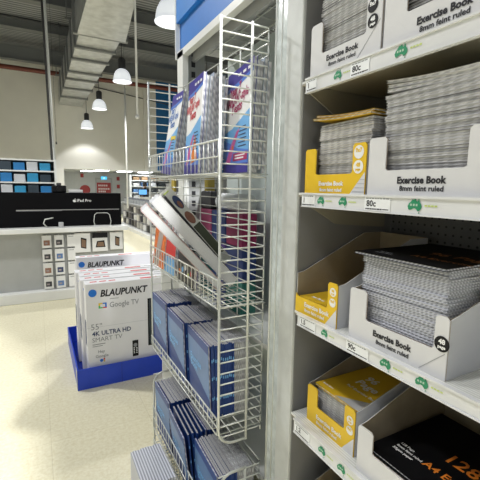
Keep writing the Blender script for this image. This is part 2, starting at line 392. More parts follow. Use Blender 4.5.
g = thing('shelving_unit', 'tall white shelving unit of exercise book cartons on the right', 'shelf')
m = MB().bbox(XF+.004, XF+.05, .952, 1.034, 0, 2.26, UPR, .004); m.box(XF+.05, 1.16, .98, 1.03, 0, 2.26, UPR); m.build('end_upright', g)
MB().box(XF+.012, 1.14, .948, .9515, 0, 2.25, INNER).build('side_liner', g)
MB().box(1.12, 1.14, .02, .948, 0, 2.25, perf_mat()).build('back_panel', g)
MB().bbox(XF+.004, XF+.05, -.03, .045, 0, 2.26, UPR, .004).build('upright', g)
shelves = [(2.20, .04), (1.857, .04), (1.537, .04), (1.168, .036), (.821, .047), (.44, .04), (.10, .04)]
RIB = stripes('ribbed_shelf', (.60, .61, .58), (.74, .75, .72), 'X', 40, 0, .5)
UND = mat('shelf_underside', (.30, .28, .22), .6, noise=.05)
for k, (z, h) in enumerate(shelves):
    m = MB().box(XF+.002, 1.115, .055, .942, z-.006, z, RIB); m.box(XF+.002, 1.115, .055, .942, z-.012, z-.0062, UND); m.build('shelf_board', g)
    rl = MB().box(XF-.008, XF+.0015, .05, .912, z-h, z, RAIL); rl.box(XF-.012, XF-.008, .05, .912, z-.004, z+.001, RAIL); rl.box(XF-.011, XF-.008, .05, .912, z-h, z-h+.003, RAIL)
    ro = rl.build('price_rail', g)
    for y in (.925, .07):
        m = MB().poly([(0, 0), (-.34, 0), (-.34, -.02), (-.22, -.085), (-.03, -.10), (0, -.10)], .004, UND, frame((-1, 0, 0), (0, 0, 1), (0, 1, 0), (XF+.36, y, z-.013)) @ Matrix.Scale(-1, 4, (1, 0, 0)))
        m.build('shelf_bracket', g)
    if k == 1:
        ticket(.908, z-h+.003, .045, .030, ro, '1'); logo(.795, z-h+.006, .026, ro); logo(.62-.015, z-h+.006, .029, ro); ticket(.735, z-h+.003, .06, .031, ro, '80c')
    if k == 2:
        ticket(.925-.015, z-h+.003, .06, .032, ro, '1'); logo(.84, z-h+.007, .026, ro); logo(.755, z-h+.007, .027, ro); ticket(.665, z-h+.004, .075, .032, ro, '80c'); logo(.545, z-h+.006, .03, ro)
    if k == 3:
        ticket(.90, z-h+.003, .075, .030, ro, '1.5'); logo(.80, z-h+.005, .024, ro); ticket(.70, z-h+.003, .075, .030, ro, '90c'); logo(.59, z-h+.005, .028, ro); logo(.495, z-h+.005, .028, ro)
    if k == 4:
        ticket(.905, z-h+.006, .075, .033, ro, '1.2'); logo(.79, z-h+.01, .028, ro); logo(.71, z-h+.01, .028, ro); ticket(.62, z-h+.006, .07, .033, ro, '2')

# cartons -------------------------------------------------------------------
def carton(name, label, x, y1, y0, z, hl, hn, hr, lf, rf, front, side, deco, dep=.33, hback=.2, inner=KRAFT, group=None):
    """display tray: front panel with a notch, sloped sides, high back.  y1 = left edge seen from the aisle"""
    w = y1-y0
    t = thing(name, label, 'box', (x, (y0+y1)/2, z), 0, group)
    M = FX(0, w/2, 0)
    r = .006
    pts = [(0, 0), (w, 0), (w, hr-r), (w-r, hr), (w-rf+r, hr), (w-rf, hr-r), (w-rf, hn+.004), (w-rf-.006, hn), (lf+.006, hn), (lf, hn+.004), (lf, hl-r), (lf-r, hl), (r, hl), (0, hl-r)]
    fp = MB().poly(pts, .003, front, M, -.003).build('front_panel', t)
    fe = MB().poly(pts, .0012, KRAFTD, M, -.0044).build('board_edge', fp)
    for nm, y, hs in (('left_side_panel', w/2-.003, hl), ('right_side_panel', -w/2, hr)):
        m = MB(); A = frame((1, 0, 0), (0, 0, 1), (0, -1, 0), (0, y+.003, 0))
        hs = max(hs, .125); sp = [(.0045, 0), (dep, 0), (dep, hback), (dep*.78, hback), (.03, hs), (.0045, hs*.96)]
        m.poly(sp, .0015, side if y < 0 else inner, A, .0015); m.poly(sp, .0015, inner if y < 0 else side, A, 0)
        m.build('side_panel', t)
    m = MB().box(dep-.003, dep, -w/2+.003, w/2-.003, 0, hback, inner); m.build('back_panel', t)
    MB().box(.0045, dep-.003, -w/2+.003, w/2-.003, 0, .002, inner).build('base', t)
    dm = MB(); deco(dm, M, w); dm.build('printed_lettering', fp)
    return t
def circ(m, M, u, v, r, l1, l2, fg, bg):
    m.disc(u, v, r, bg, M, .0006); m.text(l1, r*.85, u, v+r*.02, fg, M, .0006, align='CENTER', w=.0014); m.text(l2, r*.55, u, v-r*.55, fg, M, .0004, align='CENTER', w=.0014)
def deco_white1(m, M, w):
    m.text('Exercise Book', .0190, .068, .033, INK, M, .0007, fit=.116); m.text('8mm feint ruled', .0145, .077, .017, INK, M, .0003, fit=.098)
    circ(m, M, w-.026, .078, .0155, '48', 'page', WPRINT, BLACK); circ(m, M, w-.028, .112, .0155, '9x7', '', WPRINT, BLACK)
    m.poly([(w-.075, .004), (w-.0735, .004), (w-.004, .075), (w-.004, .0765)], .0003, GREYPRINT, M, .0005)
def deco_white2(m, M, w):
    m.text('Exercise Book', .0200, .086, .027, INK, M, .0009, fit=.116); m.text('8mm feint ruled', .0155, .093, .011, INK, M, .0004, fit=.104)
def deco_yel(m, M, w):
    m.text('Exercise Book', .0165, .064, .022, WPRINT, M, .0007, fit=.098); m.text('8mm feint ruled', .0130, .068, .006, WPRINT, M, .0005, fit=.088)
    circ(m, M, w-.024, .104, .0165, '9x7', '', YEL, WPRINT); circ(m, M, w-.024, .068, .0165, '48', 'page', YEL, WPRINT)
    m.poly([(w-.05, .0), (w-.0006, .0), (w-.0006, .055)], .0004, CARD, M, .0003)
    for k in range(4): m.rect(w-.040+.008*k, w-.001, .006+k*.010, .0068+k*.010, GREYPRINT, M, .0009)
def deco_yel2(m, M, w):
    m.text('Exercise Book', .019, .045, .026, WPRINT, M, .0006); m.text('8mm feint ruled', .014, .047, .010, WPRINT, M, .0004)
    circ(m, M, w-.017, .100, .0125, '96', 'page', YEL, WPRINT); circ(m, M, w-.017, .070, .0125, '9x7', '', YEL, WPRINT)
    m.poly([(w-.045, .0), (w-.0006, .0), (w-.0006, .055)], .0004, CARD, M, .0003)
def deco_w3(m, M, w):
    m.text('Exercise Book', .0200, .082, .030, INK, M, .0009, fit=.108); m.text('8mm feint ruled', .0150, .092, .013, INK, M, .0004, fit=.092)
    circ(m, M, w-.012, .075, .0165, '48', 'page', WPRINT, BLACK)
    m.poly([(w-.06, .004), (w-.0588, .004), (w-.004, .056), (w-.004, .0572)], .0003, GREYPRINT, M, .0005)

carton('book_carton', 'white exercise book carton at left end of the top shelf', XF+.006, .912, .66, 1.8572, .14, .058, .19, .046, .046, CARD, CARDI, deco_white1)
carton('book_carton', 'white exercise book carton on the top shelf beside another white carton, at right', XF+.006, .652, .37, 1.8572, .14, .062, .14, .058, .058, CARD, CARDI, deco_white2)
carton('book_carton', 'yellow exercise book carton at left end of the second shelf', XF+.006, .918, .683, 1.5372, .125, .052, .126, .046, .045, YEL, CARDI, deco_yel)
carton('book_carton', 'white exercise book carton with torn front on the second shelf beside yellow carton', XF+.006, .674, .385, 1.5372, .132, .056, .132, .05, .05, CARD, CARDI, deco_white2)
carton('book_carton', 'yellow exercise book carton with tall brown back at left end of the third shelf', XF+.006, .944, .758, 1.1682, .056, .049, .125, .006, .038, YEL, CARDI, deco_yel2, .36, .235)
carton('book_carton', 'white carton holding black covered exercise books on the third shelf', XF+.006, .71, .44, 1.1682, .132, .058, .132, .055, .030, CARD, CARDI, deco_w3, .36, .21)
carton('book_carton', 'dim yellow exercise book carton on the fourth shelf, lowest yellow one in full view', XF+.028, .893, .69, .8212, .12, .06, .135, .046, .04, YEL, CARDI, deco_yel2, .34, .20)
carton('book_carton', 'white carton of black exercise books at right on the fourth shelf', XF+.006, .656, .385, .8212, .127, .07, .127, .048, .048, CARD, CARDI, lambda m, M, w: circ(m, M, w-.024, .08, .0165, '128', 'page', WPRINT, BLACK), .36, .215)
carton('book_carton', 'dark yellow carton on the lowest visible shelf below the fourth shelf', XF+.03, .90, .69, .4402, .13, .05, .13, .045, .045, YEL, CARDI, deco_yel, .34, .2)

# exercise books lying in stacks ----------------------------------------------
def flat_book_mesh(w, d, t, covm, curve, pg=PAGE):
    """book lying flat: fore-edge towards -X, width along Y; curve lifts the ends"""
    m = MB(); N = 8
    def zz(u): return curve*(2*u-1)**2 if curve > 0 else -curve*(u)**2
    for (a, b, mm, ins) in ((0, t*.12, covm, 0), (t*.12, t*.86, pg, .002), (t*.86, t, covm, 0)):
        vs = []; fs = []
        for i in range(N+1):
            u = i/N; y = (u-.5)*(w-2*ins)
            z = zz(u)
            vs += [(ins, y, z+a), (d-ins, y, z+a), (d-ins, y, z+b), (ins, y, z+b)]
        for i in range(N):
            k = 4*i
            fs += [(k, k+1, k+5, k+4), (k+1, k+2, k+6, k+5), (k+2, k+3, k+7, k+6), (k+3, k, k+4, k+7)]
        fs += [(0, 3, 2, 1), (4*N, 4*N+1, 4*N+2, 4*N+3)]
        m.add(vs, fs, mm)
    return m
GREYC = mat('grey_card_cover', (.50, .50, .51), .6)
CREAMC = mat('cream_card_cover', (.62, .60, .56), .6)
DKC = mat('dark_grey_cover', (.16, .16, .17), .6)  # darker grey cover for some of the stacked books
def flat_stack(name, desc, where, x, yc, z0, z1, w, d, t, cov, group, top=None, pg=PAGE, jit=.004, curl=0, dark_every=0):
    n = max(1, int((z1-z0)/t)); base = None; cache = {}
    for i in range(n):
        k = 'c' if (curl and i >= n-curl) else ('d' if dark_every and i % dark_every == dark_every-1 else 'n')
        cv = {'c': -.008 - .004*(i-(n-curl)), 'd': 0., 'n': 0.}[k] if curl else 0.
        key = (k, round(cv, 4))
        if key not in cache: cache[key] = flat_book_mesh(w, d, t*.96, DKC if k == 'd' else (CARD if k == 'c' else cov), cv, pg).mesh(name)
        o = bpy.data.objects.new(name, cache[key]); COL.objects.link(o)
        o.location = (x+random.uniform(0, jit), yc+random.uniform(-jit, jit)*.6, z0+i*t)
        o.rotation_euler = (0, 0, random.uniform(-.012, .012))
        if i == n-1:
            lb = 'topmost %s, %s' % (desc, where)
        else:
            lb = '%s, %s from top, %s' % (desc, nth(n-1-i), where)
        tag(o, lb, 'book', group)
    return o, n, z0+n*t
def rnd(s): random.seed(s)
rnd(1); flat_stack('exercise_book', 'white exercise book', 'in left carton, top shelf', XF+.02, .787, 1.861, 2.07, .205, .25, .0066, GREYC, 'exercise books in the left carton on the top shelf', dark_every=9)
rnd(2); flat_stack('exercise_book', 'white exercise book', 'in right carton, top shelf', XF+.02, .51, 1.861, 2.05, .20, .25, .0068, DKC, 'exercise books in the right carton on the top shelf')
rnd(3); flat_stack('exercise_book', 'cream-edged exercise book', 'in yellow carton, second shelf', XF+.024, .785, 1.541, 1.728, .196, .25, .006, CREAMC, 'exercise books in the yellow carton on the second shelf', dark_every=6)
rnd(4)
for i in range(2):
    o = flat_book_mesh(.21, .24, .005, YELD, -.014-.002*i).build('exercise_book'); o.location = (XF+.012+.012*i, .79, 1.7295+i*.008); o.rotation_euler = (R(-1), 0, R(2))
    tag(o, ['yellow covered exercise book lying bent just under the topmost of second shelf', 'yellow covered exercise book bent on top of cream-edged stack, second shelf'][i], 'book')
rnd(5); flat_stack('exercise_book', 'pale grey exercise book', 'in torn white carton, second shelf', XF+.02, .535, 1.541, 1.785, .225, .25, .0065, GREYC, 'exercise books in the torn white carton on the second shelf', curl=3, dark_every=5)
rnd(6)
def cover_thing(name, label, x, yc, z, w, d, t, cov, deco, rz=0., pg=PAGE):
    tt = thing(name, label, 'book', (x, yc, z), rz)
    m = flat_book_mesh(w, d, t, cov, 0, pg)
    m.build('book_block', tt)
    dm = MB(); deco(dm, FZ(0, w/2, t+.0002), w, d); dm.build('cover_lettering', tt)
    return tt
def dk_black(m, M, w, d):
    m.text('128 Page', .055, .12, d*.42, ORANGEP, M, .001, w=.0006); m.text('A4 Exercise Book', .032, .11, d*.22, ORANGEP, M, .0006, w=.0006)
    m.text('128 Page', .011, .035, .085, WPRINT, M, .0002, w=.0006); m.text('8mm feint ruled', .011, .035, .070, WPRINT, M, .0002, w=.0006); m.text('55gsm paper', .011, .035, .055, WPRINT, M, .0003, w=.0006)
def dk_yel(m, M, w, d):
    m.text('96', .044, .055, d*.60, WPRINT, M, .0012, w=.0006); m.text('Page', .044, .055, d*.44, WPRINT, M, .0012, w=.0006); m.text('9x7 Exercise Book', .016, .055, d*.30, WPRINT, M, .0004, w=.0006)
    m.text('8mm feint', .011, .012, .02, WPRINT, M, .0003, w=.0006)
    m.poly([(w-.10, .002), (w-.002, .002), (w-.002, .075)], .0003, GREYC, M, .0003)
PAGEA = stripes('dotted_page_edges', (.40, .41, .45), (.74, .75, .80), 'D', 60, .6, .8, .3, .7)
o, n, zt = flat_stack('exercise_book', 'black A4 exercise book', 'in white carton, third shelf', XF+.022, .575, 1.1722, 1.392, .23, .30, .0062, mat('grey_white_cover', (.55, .56, .60), .6), 'black A4 books in the white carton on the third shelf', pg=PAGEA, jit=.006)
def dk_black3(m, M, w, d):
    m.text('96 page', .012, .035, .05, GREYPRINT, M, .0003, w=.0006); m.text('8mm feint', .012, .035, .034, GREYPRINT, M, .0003, w=.0006)
    m.text('96 Page', .05, .11, d*.42, mat('dim_orange_print', (.30, .10, .015)), M, .001, w=.0006); m.text('A4 Exercise Book', .03, .11, d*.22, mat('dim_orange_print', (.30, .10, .015)), M, .0005, w=.0006)
cover_thing('exercise_book', 'black covered A4 exercise book lying crooked on top of tall third shelf stack', XF+.004, .578, zt+.001, .245, .305, .006, BLACKG, dk_black3, R(1), PAGEA)
cover_thing('exercise_book', 'yellow exercise book lying low inside yellow carton, third shelf', XF+.013, .85, 1.172, .165, .26, .046, YELD, lambda m, M, w, d: m.text('96 Page', .018, .03, .02, WPRINT, M, .0006, w=.0006), 0)
rnd(8); o, n, zt = flat_stack('exercise_book', 'yellow exercise book', 'in dim yellow carton, fourth shelf', XF+.05, .787, .825, .942, .175, .25, .007, GREYC, 'exercise books in the dim yellow carton on the fourth shelf', pg=PAGE, jit=.002)
cover_thing('exercise_book', 'yellow covered exercise book lying on top in dim yellow carton, fourth shelf', XF+.046, .787, zt+.001, .186, .255, .007, YELD, dk_yel)
rnd(9); o, n, zt = flat_stack('exercise_book', 'black A4 exercise book', 'in white carton, fourth shelf', XF+.02, .515, .825, .893, .225, .30, .0085, DKC, 'black A4 books in the white carton on the fourth shelf', pg=PAGEA, jit=.005)
cover_thing('exercise_book', 'black covered A4 exercise book with orange lettering on top of fourth shelf stack', XF+.014, .515, zt+.001, .238, .305, .006, BLACKG, dk_black, 0, PAGEA)
cover_thing('exercise_book', 'yellow exercise book in carton on the lowest visible shelf', XF+.05, .795, .4425, .185, .25, .10, YELD, dk_yel)

# ------------------------------------------------------------------ second bay behind the rack
g2 = thing('wall_bay', 'pale shelving bay with blue header behind the wire rack', 'shelf', (0, 0, 0))
MB().box(1.0, 1.02, 1.04, 2.05, 0, 2.26, PALE).build('back_panel', g2)
m = MB().box(.712, .73, 1.036, 1.10, 0, 2.26, SCUFF)
m.box(.73, 1.0, 1.040, 1.046, 0, 2.26, PALE); m.tube([(.71, 1.101, 0), (.71, 1.101, 2.26)], .004, WIRE2); m.tube([(.711, 1.068, 0), (.711, 1.068, 2.26)], .0025, WIRE2); m.build('scuffed_upright', g2)
m = MB().box(.7, .73, 1.965, 2.05, 0, 2.25, WHITE); m.box(.73, .83, 1.985, 2.03, 0, 2.9, SOFFIT)
for k in range(40): m.box(.755, .775, 1.981, 1.986, .2+k*.052, .228+k*.052, INK)
m.build('slotted_post', g2)
for z in (.96, .4):
    MB().box(.74, 1.0, 1.047, 2.0, z-.02, z, WHITE).build('shelf_board', g2)
h = thing('header_fascia', 'bright blue header fascia with white trim above the wire rack', 'sign', (0, 0, 0))
MB().box(.696, .72, .96, 2.05, 2.40, 3.1, FASC).build('upper_panel', h)
MB().box(.716, .73, .96, 2.05, 2.255, 2.40, FASC2).build('lower_panel', h)
m = MB().box(.70, .732, .96, 2.055, 2.222, 2.255, WHITE); m.box(.692, .75, 2.05, 2.062, 2.222, 3.1, WHITE); m.build('white_trim', h)
m = MB().box(.733, .99, 1.105, 2.05, 2.27, 2.28, SOFFIT); m.box(.76, .775, 1.105, 2.05, 2.20, 2.27, SOFFIT)
for k in range(9): m.tube([(.78, 1.2+k*.09, 2.262), (.99, 1.2+k*.09, 2.262)], .003, WIRE)
m.tube([(.86, 1.15, 2.256), (.86, 2.0, 2.256)], .003, WIRE); m.tube([(.95, 1.15, 2.256), (.95, 2.0, 2.256)], .003, WIRE)
m.build('soffit', h)

# storage boxes seen through the rack
bc = [('pink', (.50, .10, .22)), ('purple', (.12, .06, .30)), ('teal', (.03, .20, .20)), ('navy', (.03, .06, .22)), ('green', (.04, .22, .18)), ('crimson', (.36, .03, .12))]
cells = [(1.91, .962, 'teal', 'bottom left'), (1.91, 1.12, 'teal', 'middle left'), (1.91, 1.28, 'pink', 'top left'), (1.735, .962, 'navy', 'bottom middle'), (1.735, 1.12, 'purple', 'middle centre'), (1.735, 1.28, 'navy', 'top middle'), (1.56, .962, 'green', 'bottom right'), (1.56, 1.12, 'navy', 'middle right'), (1.56, 1.28, 'crimson', 'top right')]
dcol = dict(bc)
for y, z, cn, pos in cells:
    tag(MB().bbox(.80, .875, y-.085, y+.085, z, z+.155, mat(cn+'_box', dcol[cn], .4), .006).build('storage_box'), '%s storage box, %s of the nine behind the wire rack' % (cn, pos), 'box', 'storage boxes behind the wire rack')
tag(MB().bbox(.805, .87, 1.84, 1.98, 1.437, 1.53, DARK, .008).build('storage_box'), 'black box lying on top of pink storage box behind the rack', 'box')
t = thing('paper_roll', 'white rolled sheet lying on storage boxes behind wire rack', 'paper', (.845, 1.63, 1.479))
MB().tube([(0, -.13, 0), (0, .15, .0)], .042, LABEL, 16).build('sheet', t)

# low unit with grey binders behind the rack
lu = thing('low_shelf_unit', 'low white shelf unit of grey binders behind the rack', 'shelf', (0, 0, 0))
m = MB().box(.74, 1.2, 2.07, 2.56, 1.14, 1.16, WHITE); m.box(1.18, 1.2, 2.07, 2.56, 0, 1.14, WHITE); m.box(.74, 1.18, 2.07, 2.09, 0, 1.14, WHITE); m.box(.74, 1.18, 2.54, 2.56, 0, 1.14, WHITE); m.build('unit_body', lu)
BIND = mat('grey_binder', (.36, .36, .39), .5); 
for i in range(7):
    t = thing('ring_binder', '%s grey binder spine from the near end behind wire rack' % nth(i), 'binder', (.76, 2.105+i*.066, 1.161), 0, 'grey binders behind the wire rack')
    MB().bbox(0, .26, -.03, .03, 0, .355, BIND, .004).build('binder_case', t)
    MB().box(-.0012, .0, .024, .029, .0, .355, REDP if i % 2 else DARK).build('spine_stripe', t)
for i, (y, cn) in enumerate(((2.16, (.45, .34, .06)), (2.34, (.08, .08, .07)), (2.48, (.45, .34, .06)))):
    tag(MB().bbox(.80, .95, y-.05, y+.05, 1.518, 1.63, mat('small_box_%d' % (i % 2), cn, .5), .005).build('small_box'), ['olive yellow small box nearest on the grey binders', 'black small box between two olive boxes on grey binders', 'olive yellow small box farthest on the grey binders'][i], 'box')

# ------------------------------------------------------------------ wire rack
AX, BX, CX, Y0, Y1 = .522, .632, .702, 1.12, 1.978
def arc(cx, cz, r, a0, a1, y, n=6): return [(cx+r*math.cos(R(a0+(a1-a0)*i/n)), y, cz+r*math.sin(R(a0+(a1-a0)*i/n))) for i in range(n+1)]
def side_panel(y, z0, z1, nr, name, parent, roundtop=False):
    m = MB(); r = .06
    path = [(AX, y, z1)] + arc(AX+r, z0+r, r, 180, 270, y) + [(BX+.0, y, z0)]
    if roundtop: path = [(BX, y, z1)] + arc(AX+r, z1-r, r, 90, 180, y) + path[1:]
    m.tube(path, .0048, WIRE2, 8)
    m.tube([(BX, y, z1+.004), (BX, y, z0-.004)], .0046, WIRE2, 8)
    for k in range(nr):
        z = z1-.004-k*(z1-z0-.035)/(nr-1)
        m.tube([(AX, y, z), (CX-.012, y, z), (CX, y+(.012 if y < 1.5 else -.012), z)], .0026, WIRE)
    m.build(name, parent)
def basket(zb, zr, parent, mids, dz=.043):
    m = MB(); ny = 21
    for z in [zr]+mids+[zb]: m.tube([(AX-.006, Y0, z), (AX-.006, Y1, z)], .0032 if z == zr else .0026, WIRE)
    for k in range(ny+1):
        y = Y0+(Y1-Y0)*k/ny
        m.tube([(AX-.006, y, zr), (AX-.006, y, zb), (CX, y, zb)], .0019, WIRE, 5)
    for x in (.57, .62, .67): m.tube([(x, Y0, zb-.003), (x, Y1, zb-.003)], .0026, WIRE)
    m.build('wire_basket', parent)
rk = thing('wire_display_rack', 'tall white wire display rack with three book baskets', 'rack', (.6, 1.55, .64)); rk.location = (0, 0, 0)
side_panel(Y0, .64, 2.068, 36, 'side_grid', rk); side_panel(Y1, .64, 2.068, 36, 'side_grid', rk)
m = MB()
for k in range(36):
    z = 2.064-k*(1.393)/35
    m.tube([(CX, Y0+.012, z), (CX, Y1-.012, z)], .0022, WIRE, 5)
for k in range(5): m.tube([(CX+.004, Y0+.02+k*.2, .64), (CX+.004, Y0+.02+k*.2, 2.068)], .003, WIRE)
m.build('back_grid', rk)
basket(1.595, 1.70, rk, [1.648]); basket(1.145, 1.243, rk, [1.195]); basket(.685, .745, rk, [.715])
m = MB()
for y in (Y0+.1, Y1-.1): m.tube([(CX, y, 2.0), (CX+.02, y, 2.02), (CX+.03, y, 1.99)], .004, WIRE)
m.build('hook', rk)
r2 = thing('lower_wire_rack', 'low white wire rack with rounded end below the tall one', 'rack', (0, 0, 0))
side_panel(Y0, .03, .52, 12, 'side_grid', r2, True); side_panel(Y1, .03, .52, 12, 'side_grid', r2, True)
m = MB()
for k in range(12):
    z = .516-k*.47/12; m.tube([(CX, Y0+.012, z), (CX, Y1-.012, z)], .0022, WIRE, 5)
m.build('back_grid', r2)
basket(.20, .33, r2, [.265]); basket(.045, .13, r2, [.09])

# ------------------------------------------------------------------ test workbooks in the top basket (covers face the aisle)
def workbook_front(t, w, h, d, style):
    """upright book, cover at local x=0 facing -X; width along Y (0..w), height z"""
    b = MB().box(.0012, d-.001, .002, w-.002, .001, h-.002, PAGEG).build('pages', t)
    c = MB().box(0, .0011, 0, w, 0, h, WPRINT if style != 'blue' else BLUEL); c.box(d-.001, d, 0, w, 0, h, PURP)
    M = FX(0, w, 0)
    if style in ('near', 'mid', 'far'):
        c.poly([(0, h*.84), (w*.5, h*.86), (w, h*.90), (w, h), (0, h)], .0003, PURP, M, .0002)
        c.poly([(0, h*.815), (w*.5, h*.832), (w, h*.875), (w, h*.905), (w*.5, h*.872), (0, h*.855)], .0003, MIDP, M, .0006)
        c.poly([(0, 0), (w, 0), (w, h*.58), (w*.6, h*.50), (w*.3, h*.44), (0, h*.42)], .0003, SKYP, M, .0002)
        c.poly([(0, 0), (w, 0), (w, h*.20), (w*.55, h*.24), (w*.25, h*.30), (0, h*.34)], .0003, MIDP, M, .0006)
        c.poly([(0, 0), (w, 0), (w, h*.085), (0, h*.10)], .0003, PURP, M, .0010)
        c.poly([(w*.10, h*.10), (w*.30, h*.10), (w*.44, h*.26), (w*.62, h*.42), (w*.5, h*.40), (w*.3, h*.28)], .0003, PINKP, M, .0010)
        c.disc(w*.38, h*.25, w*.03, ORANGEP, M, .0014, .0003, 10); c.disc(w*.48, h*.33, w*.02, ORANGEP, M, .0014, .0003, 8)
        if style == 'near': c.rect(w*.42, w*.96, h*.115, h*.19, CRIM, M, .0014)
        if style == 'far': c.rect(w*.5, w*.95, h*.42, h*.47, mat('yellow_flash', (.75, .55, .04)), M, .0014)
        if style == 'mid': 
            c.poly([(w*.45, h*.10), (w*.9, h*.14), (w*.7, h*.40), (w*.55, h*.25)], .0003, ORANGEP, M, .0012)
    elif style == 'orange':
        c.rect(0, w, 0, h, ORC, M, .0002); c.poly([(w*.1, 0), (w*.5, 0), (w*.8, h), (w*.4, h)], .0003, mat('warm_grey_print', (.40, .34, .32)), M, .0006)
    elif style == 'dark':
        c.rect(0, w, 0, h, MAGC, M, .0002)
        for k in range(5): c.disc(w*(.15+.17*k), h*(.3+.1*(k % 3)), w*.06, [ORANGEP, SKYP, WPRINT, LIME, REDP][k], M, .0006, .0003, 10)
    elif style == 'red':
        c.rect(0, w, h*.5, h, REDP, M, .0002); c.rect(0, w, 0, h*.5, SKYP, M, .0002)
    elif style == 'blue':
        c.rect(0, w, h*.88, h, BLUEC, M, .0002); c.poly([(0, 0), (w, 0), (w, h*.25), (0, h*.5)], .0003, BLUEC, M, .0002)
    co = c.build('cover', t)
    l = MB()
    if style in ('near', 'mid', 'far'):
        ink = {'near': CRIM, 'mid': mat('scarlet_ink', (.58, .03, .05), .4)}[style] if style != 'far' else mat('blue_ink', (.04, .16, .48))
        s = w*.185
        A = M @ Matrix.Rotation(R(4), 4, 'Z')
        s = .047 if style == 'near' else .043
        for tx, u, v, ft in (('Year 7', .22, .745, .46), ('NAPLAN*-style', .06, .655, .88), ('Tests', .30, .565, .42)):
            l.text(tx, s, w*u, h*v, ink, A, .0012, .2, w=.0018, fit=w*ft)
        for k in range(6): l.rect(w*.60, w*(.86+.04*(k % 2)), h*(.42-.035*k), h*(.43-.035*k), NAVYP, M, .0016)
        for k in range(3): l.rect(w*(.45+.18*k), w*(.56+.18*k), h*.92, h*.945, WPRINT, M, .0010)
        if style == 'near': l.rect(w*.5, w*.88, h*.16, h*.172, WPRINT, M, .002); l.rect(w*.5, w*.84, h*.132, h*.146, WPRINT, M, .002)
        l.build('cover_lettering', co)
    elif style == 'blue':
        l.text('Exercise', w*.16, w*.12, h*.55, SKYP, M, .001, w=.001); l.text('Book', w*.16, w*.12, h*.45, SKYP, M, .001, w=.001)
        l.build('cover_lettering', co)
WB_GROUP = 'test workbooks in the top basket'
wb_mesh = MB().box(.0012, .0105, .002, .198, .001, .363, PAGEG)
wb_mesh.box(0, .0011, 0, .20, 0, .365, mat('pale_blue_cover', (.40, .47, .55))); wb_mesh.box(.0108, .0115, 0, .20, 0, .365, GREYC)
wb_me = wb_mesh.mesh('workbook')
def wb_stack(x, y, yaw, lean, roll, style, n, pos, desc, w=.20):
    Mb = Matrix.Translation((x, y, 1.603)) @ Matrix.Rotation(R(yaw), 4, 'Z') @ Matrix.Rotation(R(lean), 4, 'Y') @ Matrix.Rotation(R(roll), 4, 'X')
    t = thing('workbook', desc, 'book', group=WB_GROUP); t.matrix_world = Mb
    workbook_front(t, w, .375, .0115, style)
    for i in range(1, n):
        o = bpy.data.objects.new('workbook', wb_me); COL.objects.link(o)
        o.matrix_world = Mb @ Matrix.Translation((.0122*i, random.uniform(-.006, .006), random.uniform(-.003, .003) + (0 if i % 3 else .01)))
        tag(o, 'workbook, %s from front, %s stack of top basket' % (nth(i), pos), 'book', WB_GROUP)
rnd(11)
wb_stack(.630, 1.135, -8, 3, 0, 'near', 5, 'nearest', 'workbook with crimson title facing out nearest through the rack end grid', .27)
wb_stack(.546, 1.375, -5, 4, 0, 'mid', 8, 'middle', 'workbook with crimson title facing out in middle of the top basket')
wb_stack(.540, 1.690, -4, 9, 4, 'far', 9, 'farthest', 'workbook with blue title leaning at far end of the top basket')

# ------------------------------------------------------------------ thick books leaning out of the second basket
def lean_book(x, y, z, L, T, W, ang, yaw, label, cov=None, pgm=PAGEW, name='thick_book', group=None):
    """foot at (x,y,z); spine direction leans towards the aisle by ang from vertical; W runs away from the camera"""
    t = thing(name, label, 'book', group=group)
    t.matrix_world = Matrix.Translation((x, y, z)) @ Matrix.Rotation(R(-yaw), 4, 'Z') @ Matrix.Rotation(R(-ang), 4, 'Y')
    MB().bbox(.0015, T-.0015, .0, W-.003, .001, L-.001, pgm, .002).build('pages', t)
    m = MB().box(0, .0014, -.001, W, 0, L, cov or CARD); m.box(T-.0014, T, -.001, W, 0, L, cov or CARD); m.box(0, T, W-.0028, W, 0, L, cov or CARD)
    m.build('cover', t)
    return t
GP = stripes('grey_page_block', (.44, .45, .46), (.58, .59, .60), 'X', 90, .6, .85)
lean_book(.634, 1.265, 1.172, .432, .043, .20, 42, 13, 'thick white-paged book leaning out over second basket, uppermost', pgm=GP)
lean_book(.582, 1.262, 1.166, .405, .032, .20, 42.5, 13, 'thick white-paged book leaning out of second basket, lowest', mat('pink_spine', (.6, .42, .40)), GP)
lean_book(.6265, 1.33, 1.170, .402, .004, .14, 42.2, 13, 'thin white book between two thick ones leaning from second basket', pgm=GP)
lean_book(.697, 1.34, 1.180, .435, .008, .19, 40.5, 13, 'black-backed magazine leaning on thick white books in second basket', MAGC, MAGC, 'magazine')
# magazine with a picture cover turned to the camera
t = thing('magazine', 'magazine with white cover and dark oval portrait behind leaning books', 'magazine')
t.matrix_world = Matrix.Translation((.716, 1.50, 1.205)) @ Matrix.Rotation(R(-10), 4, 'Z') @ Matrix.Rotation(R(-41), 4, 'Y')
MB().box(0, .050, 0, .006, 0, .415, PAGEW).build('pages', t)
m = MB().box(-.0, .052, -.0012, 0, 0, .417, mat('ivory_cover', (.68, .68, .60), .3)); M = FY(0, -.0012, 0)
def oval(mm, u, v, a, b_, mt, w): mm.poly([(u+a*math.cos(i*.314), v+b_*math.sin(i*.314)) for i in range(20)], .0003, mt, M, w)
oval(m, .036, .342, .015, .034, NAVYP, .0002); oval(m, .036, .330, .008, .018, mat('brown_portrait', (.25, .11, .07)), .0006)
oval(m, .032, .26, .016, .032, mat('brown_portrait', (.25, .11, .07)), .0002); m.rect(.015, .05, .05, .22, mat('dark_olive', (.07, .08, .05)), M, .0002); m.rect(.010, .037, .40, .406, LIME, M, .0002)
m.build('cover', t)
